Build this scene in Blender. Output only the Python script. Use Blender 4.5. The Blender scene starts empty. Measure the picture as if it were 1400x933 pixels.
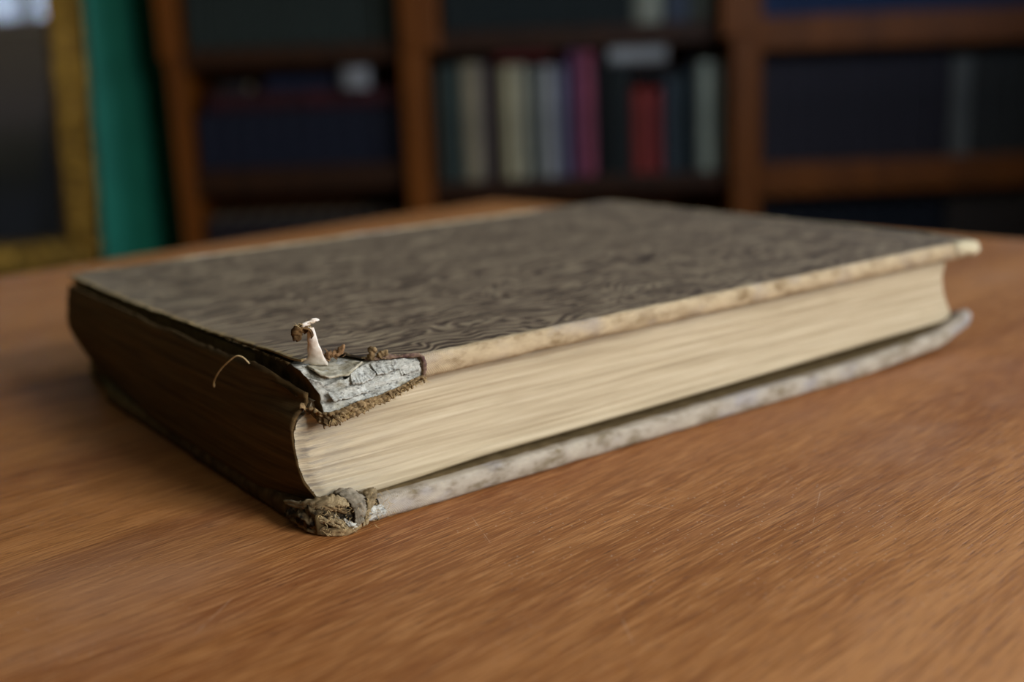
import bpy, bmesh, math, random
from mathutils import Vector, Matrix, noise

random.seed(7)
SC = bpy.context.scene
COL = SC.collection
TAB = 0.75                     # height of the table top above the floor
CAM = Vector((-0.10815, -0.22149, TAB + 0.10017))
YAW = 0.94599
RT = Vector((math.sin(YAW), -math.cos(YAW), 0))      # the room's right
FW = Vector((math.cos(YAW), math.sin(YAW), 0))       # the room's forward (towards the bookcase)
ROOM_ROT = YAW - math.pi / 2

# ------------------------------------------------------------------ camera
cd = bpy.data.cameras.new('camera')
cam = bpy.data.objects.new('camera', cd)
COL.objects.link(cam)
R = ((0.80440964, -0.59257443, -0.04219801), (0.17105835, 0.16301404, 0.97168177), (0.56891491, 0.78884851, -0.23249487))
cam.matrix_world = Matrix(((R[0][0], R[1][0], -R[2][0], CAM.x), (R[0][1], R[1][1], -R[2][1], CAM.y),
                           (R[0][2], R[1][2], -R[2][2], CAM.z), (0, 0, 0, 1)))
cd.sensor_width = 36
cd.lens = 1615.22 / 1400 * 36
cd.clip_start = 0.01
cd.dof.use_dof = True
cd.dof.focus_distance = 0.257
cd.dof.aperture_fstop = 7.4
SC.camera = cam

# ------------------------------------------------------------------ world, window light, exposure
w = bpy.data.worlds.new('sky'); SC.world = w; w.use_nodes = True
w.node_tree.nodes['Background'].inputs[0].default_value = (0.62, 0.75, 1.0, 1)
w.node_tree.nodes['Background'].inputs[1].default_value = 0.3
vs = SC.view_settings
vs.view_transform = 'Standard'; vs.look = 'None'; vs.gamma = 1; vs.use_curve_mapping = False
vs.exposure = 0.5
SC.cycles.max_bounces = 6
SC.cycles.caustics_reflective = False
SC.cycles.caustics_refractive = False

WR, WZ0, WZ1 = 1.5, TAB + 0.295, TAB + 1.45      # the two window openings in the right wall: (from, to) along the wall, power
WINDOWS = [((-1.45, -0.35), 72, (0.98, 0.98, 1.0)), ((0.60, 1.75), 22, (0.74, 0.92, 1.22))]


def room(r, f, z=0.0):
    p = CAM + RT * r + FW * f
    return Vector((p.x, p.y, z))


def area(name, loc, target, sx, sy, power, color):
    l = bpy.data.lights.new(name, 'AREA'); l.shape = 'RECTANGLE'; l.size = sx; l.size_y = sy
    l.energy = power; l.color = color
    o = bpy.data.objects.new(name, l); COL.objects.link(o); o.location = loc
    o.rotation_euler = (Vector(target) - Vector(loc)).to_track_quat('-Z', 'Y').to_euler()
    return o


for (f0, f1), pw, rgb in WINDOWS:
    WC = room(WR + 0.14, (f0 + f1) / 2, (WZ0 + WZ1) / 2)
    area('window_daylight', WC, WC - RT, f1 - f0, WZ1 - WZ0, pw, rgb)


# ------------------------------------------------------------------ helpers
def lin(r, g, b):
    return tuple(((c / 255) / 12.92 if c / 255 <= 0.04045 else ((c / 255 + 0.055) / 1.055) ** 2.4) for c in (r, g, b)) + (1,)


class Mat:
    def __init__(s, name):
        s.m = bpy.data.materials.new(name); s.m.use_nodes = True
        s.t = s.m.node_tree; s.b = s.t.nodes['Principled BSDF']
        s.tc = s.t.nodes.new('ShaderNodeTexCoord')

    def link(s, a, b): s.t.links.new(a, b)

    def val(s, sock, v):
        if hasattr(v, 'is_output'): s.link(v, sock)
        else: sock.default_value = v

    def vec(s, scale=(1, 1, 1), rot=(0, 0, 0), src=None, loc=(0, 0, 0)):
        n = s.t.nodes.new('ShaderNodeMapping')
        s.link(src if src else s.tc.outputs['Object'], n.inputs[0])
        n.inputs['Scale'].default_value = scale; n.inputs['Rotation'].default_value = rot; n.inputs['Location'].default_value = loc
        return n.outputs[0]

    def noise(s, vec, scale=1, detail=4, rough=0.55, dist=0.0):
        n = s.t.nodes.new('ShaderNodeTexNoise'); s.link(vec, n.inputs['Vector'])
        n.inputs['Scale'].default_value = scale; n.inputs['Detail'].default_value = detail
        n.inputs['Roughness'].default_value = rough; n.inputs['Distortion'].default_value = dist
        return n.outputs['Fac']

    def voronoi(s, vec, scale=1, out='Distance', rnd=1.0):
        n = s.t.nodes.new('ShaderNodeTexVoronoi'); s.link(vec, n.inputs['Vector'])
        n.inputs['Scale'].default_value = scale; n.inputs['Randomness'].default_value = rnd
        return n.outputs[out]

    def math(s, op, a, b=0.0, c=0.0, clamp=False):
        n = s.t.nodes.new('ShaderNodeMath'); n.operation = op; n.use_clamp = clamp
        for i, v in enumerate((a, b, c)): s.val(n.inputs[i], v)
        return n.outputs[0]

    def ramp(s, fac, stops, interp='LINEAR'):
        n = s.t.nodes.new('ShaderNodeValToRGB'); s.link(fac, n.inputs[0]); e = n.color_ramp.elements
        n.color_ramp.interpolation = interp
        while len(e) < len(stops): e.new(0.5)
        for i, (p, c) in enumerate(stops):
            e[i].position = p; e[i].color = c if len(c) == 4 else tuple(c) + (1,)
        return n.outputs[0]

    def mask(s, fac, lo, hi):
        n = s.t.nodes.new('ShaderNodeMapRange'); n.interpolation_type = 'SMOOTHSTEP'
        s.link(fac, n.inputs[0]); n.inputs[1].default_value = lo; n.inputs[2].default_value = hi
        return n.outputs[0]

    def mix(s, fac, a, b, mode='MIX'):
        n = s.t.nodes.new('ShaderNodeMix'); n.data_type = 'RGBA'; n.blend_type = mode
        s.val(n.inputs[0], fac); s.val(n.inputs[6], a); s.val(n.inputs[7], b)
        return n.outputs[2]

    def xyz(s, vec=None):
        n = s.t.nodes.new('ShaderNodeSeparateXYZ'); s.link(vec or s.tc.outputs['Object'], n.inputs[0]); return n.outputs

    def bump(s, h, strength=0.5, dist=0.001):
        n = s.t.nodes.new('ShaderNodeBump'); s.link(h, n.inputs['Height'])
        n.inputs['Strength'].default_value = strength; n.inputs['Distance'].default_value = dist
        s.link(n.outputs[0], s.b.inputs['Normal'])

    def done(s, color, rough=0.6, spec=0.5, metal=0.0, **kw):
        s.val(s.b.inputs['Base Color'], color); s.val(s.b.inputs['Roughness'], rough)
        s.val(s.b.inputs['Specular IOR Level'], spec); s.val(s.b.inputs['Metallic'], metal)
        for k, v in kw.items(): s.val(s.b.inputs[k.replace('_', ' ')], v)
        return s.m


def tag(o, label=None, cat=None, group=None, kind=None):
    if label: o['label'] = label
    if cat: o['category'] = cat
    if group: o['group'] = group
    if kind: o['kind'] = kind
    return o


def empty(name, loc=(0, 0, 0), rz=0.0):
    o = bpy.data.objects.new(name, None); COL.objects.link(o)
    o.location = loc; o.rotation_euler = (0, 0, rz); o.empty_display_size = 0.05
    return o


def obj(name, verts, faces, mats, parent=None, smooth=True, fmat=None, label=None, kind=None, scale=1.0):
    me = bpy.data.meshes.new(name)
    me.from_pydata([tuple(c * scale for c in v) for v in verts], [], faces)
    if not isinstance(mats, (list, tuple)): mats = [mats]
    for m in mats: me.materials.append(m)
    if fmat: me.polygons.foreach_set('material_index', fmat)
    bm = bmesh.new(); bm.from_mesh(me); bmesh.ops.recalc_face_normals(bm, faces=bm.faces)
    bm.to_mesh(me); bm.free()
    if smooth: me.polygons.foreach_set('use_smooth', [True] * len(me.polygons))
    me.update()
    o = bpy.data.objects.new(name, me); COL.objects.link(o)
    if parent: o.parent = parent
    if label: o['label'] = label
    if kind: o['kind'] = kind
    return o


def bevel_box(name, lo, hi, m, parent=None, bev=0.003, seg=2, kind=None, label=None):
    bm = bmesh.new(); bmesh.ops.create_cube(bm, size=1)
    for v in bm.verts:
        v.co = Vector([(lo[i] + hi[i]) / 2 + v.co[i] * (hi[i] - lo[i]) for i in range(3)])
    if bev: bmesh.ops.bevel(bm, geom=list(bm.edges), offset=bev, segments=seg, profile=0.6, affect='EDGES')
    me = bpy.data.meshes.new(name); bm.to_mesh(me); bm.free(); me.materials.append(m)
    o = bpy.data.objects.new(name, me); COL.objects.link(o)
    if parent: o.parent = parent
    if kind: o['kind'] = kind
    if label: o['label'] = label
    return o


def fbm(x, y, z, oct=4):
    return noise.fractal((x, y, z), 0.9, 2.1, oct, noise_basis='PERLIN_ORIGINAL')


def n1(x, y=0.0, z=0.0):
    return noise.noise((x, y, z))


def lerp_poly(pts, t):
    """pts: list of (t, tuple) sorted by t -> tuple at t"""
    if t <= pts[0][0]: return pts[0][1]
    for (a, p), (b, q) in zip(pts, pts[1:]):
        if t <= b:
            k = (t - a) / (b - a) if b > a else 0
            return tuple(u + (v - u) * k for u, v in zip(p, q))
    return pts[-1][1]


def sm(a, b, x):
    t = max(0.0, min(1.0, (x - a) / (b - a))); return t * t * (3 - 2 * t)


def grid_faces(nu, nv, base=0):
    return [(base + i * nv + j, base + i * nv + j + 1, base + (i + 1) * nv + j + 1, base + (i + 1) * nv + j)
            for i in range(nu - 1) for j in range(nv - 1)]


def tube(path, radii, sides=6):
    """closed-end tube along a list of points"""
    V, F = [], []
    path = [Vector(p) for p in path]
    up = Vector((0.13, 0.27, 0.95))
    for i, p in enumerate(path):
        d = (path[min(i + 1, len(path) - 1)] - path[max(i - 1, 0)])
        d = d.normalized() if d.length > 1e-9 else Vector((0, 0, 1))
        a = d.cross(up)
        if a.length < 1e-4: a = d.cross(Vector((1, 0, 0)))
        a.normalize(); b = d.cross(a)
        for k in range(sides):
            t = 2 * math.pi * k / sides
            V.append(p + (a * math.cos(t) + b * math.sin(t)) * radii[i])
    n = len(path)
    for i in range(n - 1):
        for k in range(sides):
            F.append((i * sides + k, i * sides + (k + 1) % sides, (i + 1) * sides + (k + 1) % sides, (i + 1) * sides + k))
    F.append(tuple(range(sides))[::-1]); F.append(tuple(range((n - 1) * sides, n * sides)))
    return V, F


def smooth_path(pts, n):
    """Catmull-Rom through pts"""
    P = [Vector(p) for p in pts]; P = [P[0] * 2 - P[1]] + P + [P[-1] * 2 - P[-2]]
    out = []
    m = len(pts) - 1
    for k in range(n):
        u = k / (n - 1) * m; i = min(int(u), m - 1); t = u - i
        a, b, c, d = P[i], P[i + 1], P[i + 2], P[i + 3]
        out.append(0.5 * ((2 * b) + (c - a) * t + (2 * a - 5 * b + 4 * c - d) * t * t + (3 * b - a - 3 * c + d) * t ** 3))
    return out


class Fuzz:
    """many hair-thin broken fibres joined in one mesh"""
    def __init__(s): s.V, s.F = [], []

    def add(s, p, d, length, r=0.06, curl=0.5):
        p = Vector(p); d = Vector(d).normalized(); pts = [p]
        for i in range(4):
            d = (d + Vector((random.uniform(-1, 1), random.uniform(-1, 1), random.uniform(-1, 1))) * curl).normalized()
            pts.append(pts[-1] + d * length / 4)
        v, f = tube(pts, [r, r, r * 0.8, r * 0.6, r * 0.2], 3)
        b = len(s.V); s.V += v; s.F += [tuple(b + k for k in q) for q in f]

    def done(s, name, m, parent, scale=0.001):
        return obj(name, s.V, s.F, m, parent, kind='stuff', scale=scale)


# ------------------------------------------------------------------ materials
def mat_table():
    m = Mat('oiled_table_wood')
    # fine fibres, running along local x
    warp = m.noise(m.vec((2.2, 5, 1)), 1, 3, 0.5)
    warp_n = m.t.nodes.new('ShaderNodeCombineXYZ'); m.link(m.math('MULTIPLY', warp, 0.035), warp_n.inputs[1])
    add = m.t.nodes.new('ShaderNodeVectorMath'); add.operation = 'ADD'
    m.link(m.tc.outputs['Object'], add.inputs[0]); m.link(warp_n.outputs[0], add.inputs[1])
    v = add.outputs[0]
    band = m.noise(m.vec((1.3, 26, 1), src=v), 1, 3, 0.6)
    mid = m.noise(m.vec((9, 210, 1), src=v), 1, 4, 0.65)
    fine = m.noise(m.vec((42, 1300, 1), src=v), 1, 3, 0.6)
    pores = m.noise(m.vec((240, 2300, 1), src=v), 1, 2, 0.5)
    c = m.ramp(band, [(0.32, lin(142, 87, 41)), (0.5, lin(168, 111, 59)), (0.7, lin(185, 128, 75))])
    band2 = m.noise(m.vec((0.9, 52, 1), src=v, loc=(3, 7, 1)), 1, 3, 0.55)
    c = m.mix(m.math('MULTIPLY', m.mask(band2, 0.5, 0.66), 0.65), c, lin(126, 72, 35))
    c = m.mix(m.math('MULTIPLY', m.mask(mid, 0.48, 0.75), 0.5), c, lin(140, 84, 42))
    c = m.mix(m.math('MULTIPLY', m.mask(mid, 0.55, 0.25), 0.5), c, lin(178, 122, 74))
    c = m.mix(m.math('MULTIPLY', m.mask(fine, 0.5, 0.75), 0.6), c, lin(112, 66, 31))
    c = m.mix(m.math('MULTIPLY', m.mask(fine, 0.45, 0.25), 0.6), c, lin(190, 134, 82))
    fine2 = m.noise(m.vec((95, 2300, 1), src=v, loc=(5, 1, 2)), 1, 2, 0.5)
    c = m.mix(m.math('MULTIPLY', m.mask(fine2, 0.5, 0.7), 0.55), c, lin(104, 60, 28))
    c = m.mix(m.math('MULTIPLY', m.mask(fine2, 0.5, 0.3), 0.5), c, lin(204, 148, 92))
    c = m.mix(m.math('MULTIPLY', m.mask(pores, 0.62, 0.74), 0.6), c, lin(74, 40, 20))
    # blotchy wear, dust and scratches
    blot = m.noise(m.vec((11, 17, 1)), 1, 4, 0.6)
    c = m.mix(m.math('MULTIPLY', m.mask(blot, 0.5, 0.75), 0.5), c, lin(160, 118, 88))
    spk = m.voronoi(m.vec((1, 1, 1)), 560)
    spkm = m.math('MULTIPLY', m.mask(spk, 0.13, 0.06), m.mask(m.noise(m.vec((14, 14, 1)), 1, 3, 0.6), 0.46, 0.64))
    c = m.mix(m.math('MULTIPLY', spkm, 0.7), c, lin(205, 190, 172))
    x = m.xyz()
    scr = None
    for (ax, ay, ang, ln, wd) in SCRATCHES:
        ca, sa = math.cos(ang), math.sin(ang)
        u = m.math('ADD', m.math('MULTIPLY', m.math('SUBTRACT', x[0], ax), ca), m.math('MULTIPLY', m.math('SUBTRACT', x[1], ay), sa))
        d = m.math('SUBTRACT', m.math('MULTIPLY', m.math('SUBTRACT', x[1], ay), ca), m.math('MULTIPLY', m.math('SUBTRACT', x[0], ax), sa))
        k = m.math('MULTIPLY', m.mask(m.math('ABSOLUTE', d), wd, wd * 0.3), m.mask(m.math('ABSOLUTE', u), ln, ln * 0.5))
        scr = k if scr is None else m.math('MAXIMUM', scr, k)
    brk = m.mask(m.noise(m.vec((300, 300, 1)), 1, 2, 0.5), 0.38, 0.6)
    c = m.mix(m.math('MULTIPLY', m.math('MULTIPLY', scr, brk), 0.5), c, lin(200, 170, 140))
    h = m.math('ADD', m.math('MULTIPLY', fine, -0.6), m.math('MULTIPLY', m.mask(pores, 0.58, 0.75), -0.8))
    m.bump(h, 0.35, 0.0004)
    rough = m.math('ADD', m.math('MULTIPLY', blot, 0.25), 0.40)
    return m.done(c, rough, 0.28)


def mat_cover():
    m = Mat('moire_grain_cover_cloth')
    x = m.xyz()
    big = m.noise(m.vec((26, 42, 1)), 1, 3, 0.55, 0.9)
    wav = m.math('SINE', m.math('ADD', m.math('MULTIPLY', big, 62), m.math('MULTIPLY', x[1], 2100)))
    st = m.noise(m.vec((110, 900, 1)), 1, 3, 0.6, 0.4)
    mott = m.noise(m.vec((60, 110, 1)), 1, 4, 0.65, 0.6)
    k = m.math('ADD', m.math('MULTIPLY', wav, 0.13), m.math('ADD', m.math('MULTIPLY', st, 0.45), m.math('MULTIPLY', mott, 0.6)))
    c = m.ramp(k, [(0.3, lin(52, 41, 33)), (0.45, lin(86, 71, 57)), (0.60, lin(131, 114, 91)), (0.8, lin(161, 145, 115))])
    # rubbed paler close to the spine side and the edges
    wear = m.noise(m.vec((40, 60, 1)), 1, 4, 0.6)
    edge = m.math('MAXIMUM', m.mask(x[0], 0.030, 0.002), m.math('MAXIMUM', m.mask(x[1], 0.174, 0.184), m.mask(x[0], 0.222, 0.242)))
    c = m.mix(m.math('MULTIPLY', m.math('MULTIPLY', edge, m.mask(wear, 0.35, 0.65)), 0.2), c, lin(128, 118, 102))
    thin = m.math('MAXIMUM', m.mask(x[1], 0.0030, 0.0008), m.mask(x[0], 0.0040, 0.0015))
    c = m.mix(m.math('MULTIPLY', thin, m.mask(m.noise(m.vec((500, 500, 1)), 1, 3, 0.6), 0.35, 0.6)), c, lin(150, 126, 78))
    m.bump(m.math('ADD', wav, m.math('MULTIPLY', st, 2.5)), 0.3, 0.0002)
    return m.done(c, m.math('ADD', m.math('MULTIPLY', mott, 0.2), 0.42), 0.5)


def mat_canvas(name='worn_canvas_edge', base=(180, 160, 126), dark=(132, 110, 76), grey=(150, 142, 136)):
    m = Mat(name)
    n = m.noise(m.vec((120, 160, 260)), 1, 4, 0.65)
    n2 = m.noise(m.vec((60, 90, 90), loc=(4, 2, 1)), 1, 4, 0.6)
    c = m.ramp(n, [(0.3, lin(*dark)), (0.5, lin(*base)), (0.75, lin(min(base[0] + 22, 255), min(base[1] + 22, 255), base[2] + 20))])
    c = m.mix(m.math('MULTIPLY', m.mask(n2, 0.48, 0.72), 0.5), c, lin(*grey))
    x = m.xyz()
    wx = m.math('SINE', m.math('MULTIPLY', m.math('ADD', x[0], x[1]), 2 * math.pi / 0.00055))
    wz = m.math('SINE', m.math('MULTIPLY', m.math('ADD', x[2], m.math('MULTIPLY', x[1], 0.6)), 2 * math.pi / 0.0005))
    wv = m.math('MULTIPLY', wx, wz)
    c = m.mix(m.math('MULTIPLY', m.mask(wv, 0.1, 0.8), 0.3), c, lin(70, 58, 42))
    m.bump(m.math('ADD', wv, m.math('MULTIPLY', n, 3)), 0.35, 0.0002)
    return m.done(c, 0.85, 0.2)


def mat_pages():
    m = Mat('aged_page_edges')
    x = m.xyz()
    lines = m.noise(m.vec((9, 9, 2600)), 1, 3, 0.6)
    lines2 = m.noise(m.vec((22, 22, 900), loc=(1, 3, 2)), 1, 3, 0.6)
    blot = m.noise(m.vec((38, 38, 130)), 1, 4, 0.6)
    c = m.ramp(lines2, [(0.25, lin(163, 148, 119)), (0.5, lin(185, 170, 140)), (0.75, lin(200, 187, 158))])
    c = m.mix(m.math('MULTIPLY', m.mask(lines, 0.52, 0.72), 0.4), c, lin(148, 128, 96))
    c = m.mix(m.math('MULTIPLY', m.mask(blot, 0.55, 0.75), 0.4), c, lin(168, 152, 122))
    # grey soiling at the spine end; cover's shade painted along the top leaves
    soil_shade = m.noise(m.vec((130, 130, 900)), 1, 5, 0.75)
    near = m.mask(x[0], 0.030, -0.004)
    near = m.math('MAXIMUM', near, m.math('MULTIPLY', m.mask(x[2], 0.025, 0.031), 0.7))
    c = m.mix(m.math('MULTIPLY', near, m.math('MULTIPLY', m.mask(soil_shade, 0.3, 0.7), 0.75)), c, lin(150, 142, 126))
    tip = m.mask(x[0], 0.004, -0.003)
    c = m.mix(m.math('MULTIPLY', m.math('MULTIPLY', tip, m.mask(soil_shade, 0.45, 0.65)), 0.7), c, lin(104, 99, 92))
    m.bump(m.math('ADD', lines, lines2), 0.5, 0.0003)
    return m.done(c, 0.85, 0.2)


def mat_simple(name, c1, c2, scale=(200, 200, 200), rough=0.8, spec=0.3, bump=0.4, bd=0.0004, lo=0.35, hi=0.65, metal=0.0, detail=4):
    m = Mat(name)
    n = m.noise(m.vec(scale), 1, detail, 0.6)
    c = m.ramp(n, [(lo, lin(*c1)), (hi, lin(*c2))])
    if bump: m.bump(n, bump, bd)
    return m.done(c, rough, spec, metal)


def mat_exposed():
    m = Mat('torn_grey_pasteboard')
    n = m.noise(m.vec((350, 350, 900)), 1, 5, 0.7)
    n2 = m.noise(m.vec((900, 900, 1600)), 1, 4, 0.7)
    c = m.ramp(n, [(0.28, lin(98, 97, 90)), (0.42, lin(166, 166, 156)), (0.62, lin(200, 199, 188))])
    c = m.mix(m.math('MULTIPLY', m.mask(n2, 0.54, 0.66), 0.75), c, lin(74, 74, 72))
    c = m.mix(m.math('MULTIPLY', m.mask(m.noise(m.vec((160, 160, 160), loc=(2, 5, 1)), 1, 3, 0.6), 0.52, 0.66), 0.55), c, lin(150, 140, 110))
    m.bump(m.math('ADD', n, m.math('MULTIPLY', n2, 0.6)), 0.9, 0.0006)
    return m.done(c, 0.95, 0.1)


def mat_wood_case():
    m = Mat('varnished_bookcase_wood')
    n = m.noise(m.vec((30, 30, 3)), 1, 4, 0.6, 0.4)
    c = m.ramp(n, [(0.3, lin(90, 46, 8)), (0.7, lin(124, 66, 14))])
    m.bump(n, 0.1, 0.001)
    return m.done(c, 0.5, 0.2)


def mat_cloth(name, rgb, rough=0.7):
    m = Mat(name)
    n = m.noise(m.vec((60, 60, 14)), 1, 4, 0.6)
    k = 0.5 + 0.34 * min(1, max(rgb) / 130)
    a = tuple(c * k * 0.85 for c in rgb); b = tuple(min(255, c * k * 1.12) for c in rgb)
    return m.done(m.ramp(n, [(0.3, lin(*a)), (0.7, lin(*b))]), rough, 0.3)


def mat_gilt():
    m = Mat('old_gilding')
    n = m.noise(m.vec((45, 45, 45)), 1, 5, 0.65)
    c = m.ramp(n, [(0.3, lin(62, 42, 5)), (0.5, lin(98, 70, 12)), (0.72, lin(140, 106, 34))])
    m.bump(n, 0.6, 0.006)
    return m.done(c, 0.36, 0.5, 0.8)


def mat_picture():
    m = Mat('dark_landscape_paint')
    x = m.xyz()
    n = m.noise(m.vec((5, 5, 5)), 1, 5, 0.6, 0.5)
    hz = m.math('ADD', x[2], m.math('MULTIPLY', m.math('SUBTRACT', n, 0.5), 0.16))
    c = m.ramp(hz, [(0.56, lin(24, 25, 26)), (0.65, lin(22, 20, 8)), (0.70, lin(38, 34, 20)), (0.76, lin(66, 57, 48)), (0.95, lin(78, 66, 48))])
    tri = m.math('SUBTRACT', x[0], m.math('MULTIPLY', m.math('SUBTRACT', x[2], 0.60), 0.2))
    c = m.mix(m.mask(m.math('ADD', tri, m.math('MULTIPLY', n, 0.03)), -0.13, -0.10), c, lin(12, 12, 9))
    return m.done(c, 0.7, 0.2)


def mat_glass():
    m = Mat('picture_glass')
    nt = m.t; nt.nodes.remove(m.b)
    tr = nt.nodes.new('ShaderNodeBsdfTransparent'); gl = nt.nodes.new('ShaderNodeBsdfGlossy')
    gl.inputs['Roughness'].default_value = 0.02
    fr = nt.nodes.new('ShaderNodeFresnel'); fr.inputs[0].default_value = 1.5
    mx = nt.nodes.new('ShaderNodeMixShader')
    m.link(fr.outputs[0], mx.inputs[0]); m.link(tr.outputs[0], mx.inputs[1]); m.link(gl.outputs[0], mx.inputs[2])
    m.link(mx.outputs[0], nt.nodes['Material Output'].inputs[0])
    return m.m


# ------------------------------------------------------------------ the room
plaster_green = mat_simple('green_wall_paint', (12, 106, 84), (18, 116, 92), (9, 9, 9), 0.55, 0.3, 0.1, 0.002)
plaster_cream = mat_simple('cream_wall_paint', (92, 84, 66), (100, 90, 72), (8, 8, 8), 0.8, 0.2, 0.1, 0.002)
plaster_white = mat_simple('ceiling_paint', (150, 144, 132), (156, 150, 138), (8, 8, 8), 0.85, 0.2, 0.1, 0.002)
floor_wood = mat_simple('dark_floor_boards', (46, 28, 16), (66, 40, 22), (2, 30, 2), 0.5, 0.4, 0.1, 0.002)
white_paint = mat_simple('white_window_paint', (205, 203, 196), (214, 212, 206), (20, 20, 20), 0.5, 0.4, 0.05, 0.001)

HT = 2.65
# plan of the room in (r, f): the left wall runs diagonally behind the gilt frame
TQ = math.radians(46)
LD = Vector((math.sin(TQ), math.cos(TQ)))
LP = Vector((-0.826, 2.75))


def on_left(f):
    return LP.x + (f - LP.y) * LD.x / LD.y


BACK, FRONT, LEFTR = 2.93, -2.4, -3.0
lf = LP.y + (LEFTR - LP.x) * LD.y / LD.x
plan = [(on_left(BACK), BACK), (WR, BACK), (WR, FRONT), (LEFTR, FRONT), (LEFTR, lf)]


def slab(name, pts, z0, z1, m, kind='structure'):
    V = [room(r, f, z) for z in (z0, z1) for r, f in pts]; n = len(pts)
    F = [tuple(range(n)), tuple(range(n, 2 * n))] + [(i, (i + 1) % n, n + (i + 1) % n, n + i) for i in range(n)]
    return tag(obj(name, V, F, m, smooth=False), kind=kind)


slab('floor', plan, -0.06, 0.0, floor_wood)
slab('ceiling', plan, HT, HT + 0.06, plaster_white)
T = 0.12
slab('wall_back', [plan[0], plan[1], (WR, BACK + T), (plan[0][0], BACK + T)], 0, HT, plaster_green)
slab('wall_left', [plan[4], plan[0], (plan[0][0] - LD.y * T, plan[0][1] + LD.x * T), (plan[4][0] - LD.y * T, plan[4][1] + LD.x * T)], 0, HT, plaster_green)
slab('wall_far_left', [plan[3], plan[4], (LEFTR - T, lf), (LEFTR - T, FRONT)], 0, HT, plaster_cream)
slab('wall_front', [plan[3], plan[2], (WR, FRONT - T), (LEFTR, FRONT - T)], 0, HT, plaster_cream)


def box_rf(V, F, r0, r1, f0, f1, z0, z1):
    b = len(V)
    V += [room(r, f, z) for z in (z0, z1) for r, f in ((r0, f0), (r1, f0), (r1, f1), (r0, f1))]
    F += [tuple(b + k for k in q) for q in ((0, 1, 2, 3), (4, 5, 6, 7), (0, 1, 5, 4), (1, 2, 6, 5), (2, 3, 7, 6), (3, 0, 4, 7))]


V, F = [], []
box_rf(V, F, WR, WR + T, FRONT, BACK, 0, WZ0); box_rf(V, F, WR, WR + T, FRONT, BACK, WZ1, HT)
edges = [FRONT] + [x for (f0, f1), _, _ in WINDOWS for x in (f0, f1)] + [BACK]
for k in range(0, len(edges), 2):
    box_rf(V, F, WR, WR + T, edges[k], edges[k + 1], WZ0, WZ1)
tag(obj('wall_right', V, F, plaster_cream, smooth=False), kind='structure')
fw_ = 0.05
for n_, ((f0, f1), _, _) in enumerate(WINDOWS):
    V, F = [], []
    for a, b in ((f0, f0 + fw_), (f1 - fw_, f1), (1.482, 1.518) if f1 > 1 else ((f0 + f1) / 2 - 0.02, (f0 + f1) / 2 + 0.02)):
        box_rf(V, F, WR + 0.03, WR + 0.08, a, b, WZ0, WZ1)
    for a, b in ((WZ0, WZ0 + fw_), (WZ1 - fw_, WZ1)):
        box_rf(V, F, WR + 0.03, WR + 0.08, f0, f1, a, b)
    tag(obj('window_%d' % (n_ + 1), V, F, white_paint, smooth=False), kind='structure')

# ------------------------------------------------------------------ the table
TANG = math.radians(8.5)
table = tag(empty('table', (0.395, 0.490, 0), TANG), 'brown wooden table with scratched grained top under the worn old book', 'table')


def tab_local(x, y):
    c, s = math.cos(-TANG), math.sin(-TANG); x -= 0.395; y -= 0.490
    return x * c - y * s, x * s + y * c


SCRATCHES = []
for (x, y, a, ln, wd) in ((0.0263, -0.0209, 70, 0.011, 0.00012), (0.066, -0.040, -66, 0.013, 0.00014), (0.0735, -0.0285, -70, 0.007, 0.0001),
                          (0.090, -0.060, 35, 0.016, 0.00013), (0.150, -0.035, -60, 0.012, 0.00015), (0.115, -0.075, 15, 0.018, 0.00014),
                          (0.02, -0.075, 60, 0.012, 0.00013), (-0.035, -0.02, 40, 0.01, 0.00012), (0.19, -0.06, 5, 0.02, 0.00015)):
    lx, ly = tab_local(x, y); SCRATCHES.append((lx, ly, math.radians(a) - TANG, ln, wd))
wood_table = mat_table()
bevel_box('tabletop', (-1.35, -0.80, TAB - 0.028), (0, 0, TAB), wood_table, table, 0.004, 3)
bevel_box('apron', (-1.28, -0.745, TAB - 0.11), (-0.07, -0.725, TAB - 0.0275), wood_table, table, 0.002)
bevel_box('apron', (-1.28, -0.075, TAB - 0.11), (-0.07, -0.055, TAB - 0.0275), wood_table, table, 0.002)
bevel_box('apron', (-0.075, -0.725, TAB - 0.11), (-0.055, -0.075, TAB - 0.0275), wood_table, table, 0.002)
bevel_box('apron', (-1.295, -0.725, TAB - 0.11), (-1.275, -0.075, TAB - 0.0275), wood_table, table, 0.002)
for lx in (-1.29, -0.06):
    for ly in (-0.74, -0.06):
        V = []
        for z, h in ((0, 0.016), (TAB - 0.15, 0.028), (TAB - 0.0275, 0.028)):
            V += [(lx + sx * h, ly + sy * h, z) for sx, sy in ((-1, -1), (1, -1), (1, 1), (-1, 1))]
        F = [(0, 1, 2, 3), (8, 9, 10, 11)] + [(4 * k + i, 4 * k + (i + 1) % 4, 4 * k + 4 + (i + 1) % 4, 4 * k + 4 + i) for k in range(2) for i in range(4)]
        obj('leg', V, F, wood_table, table, smooth=False)

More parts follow.
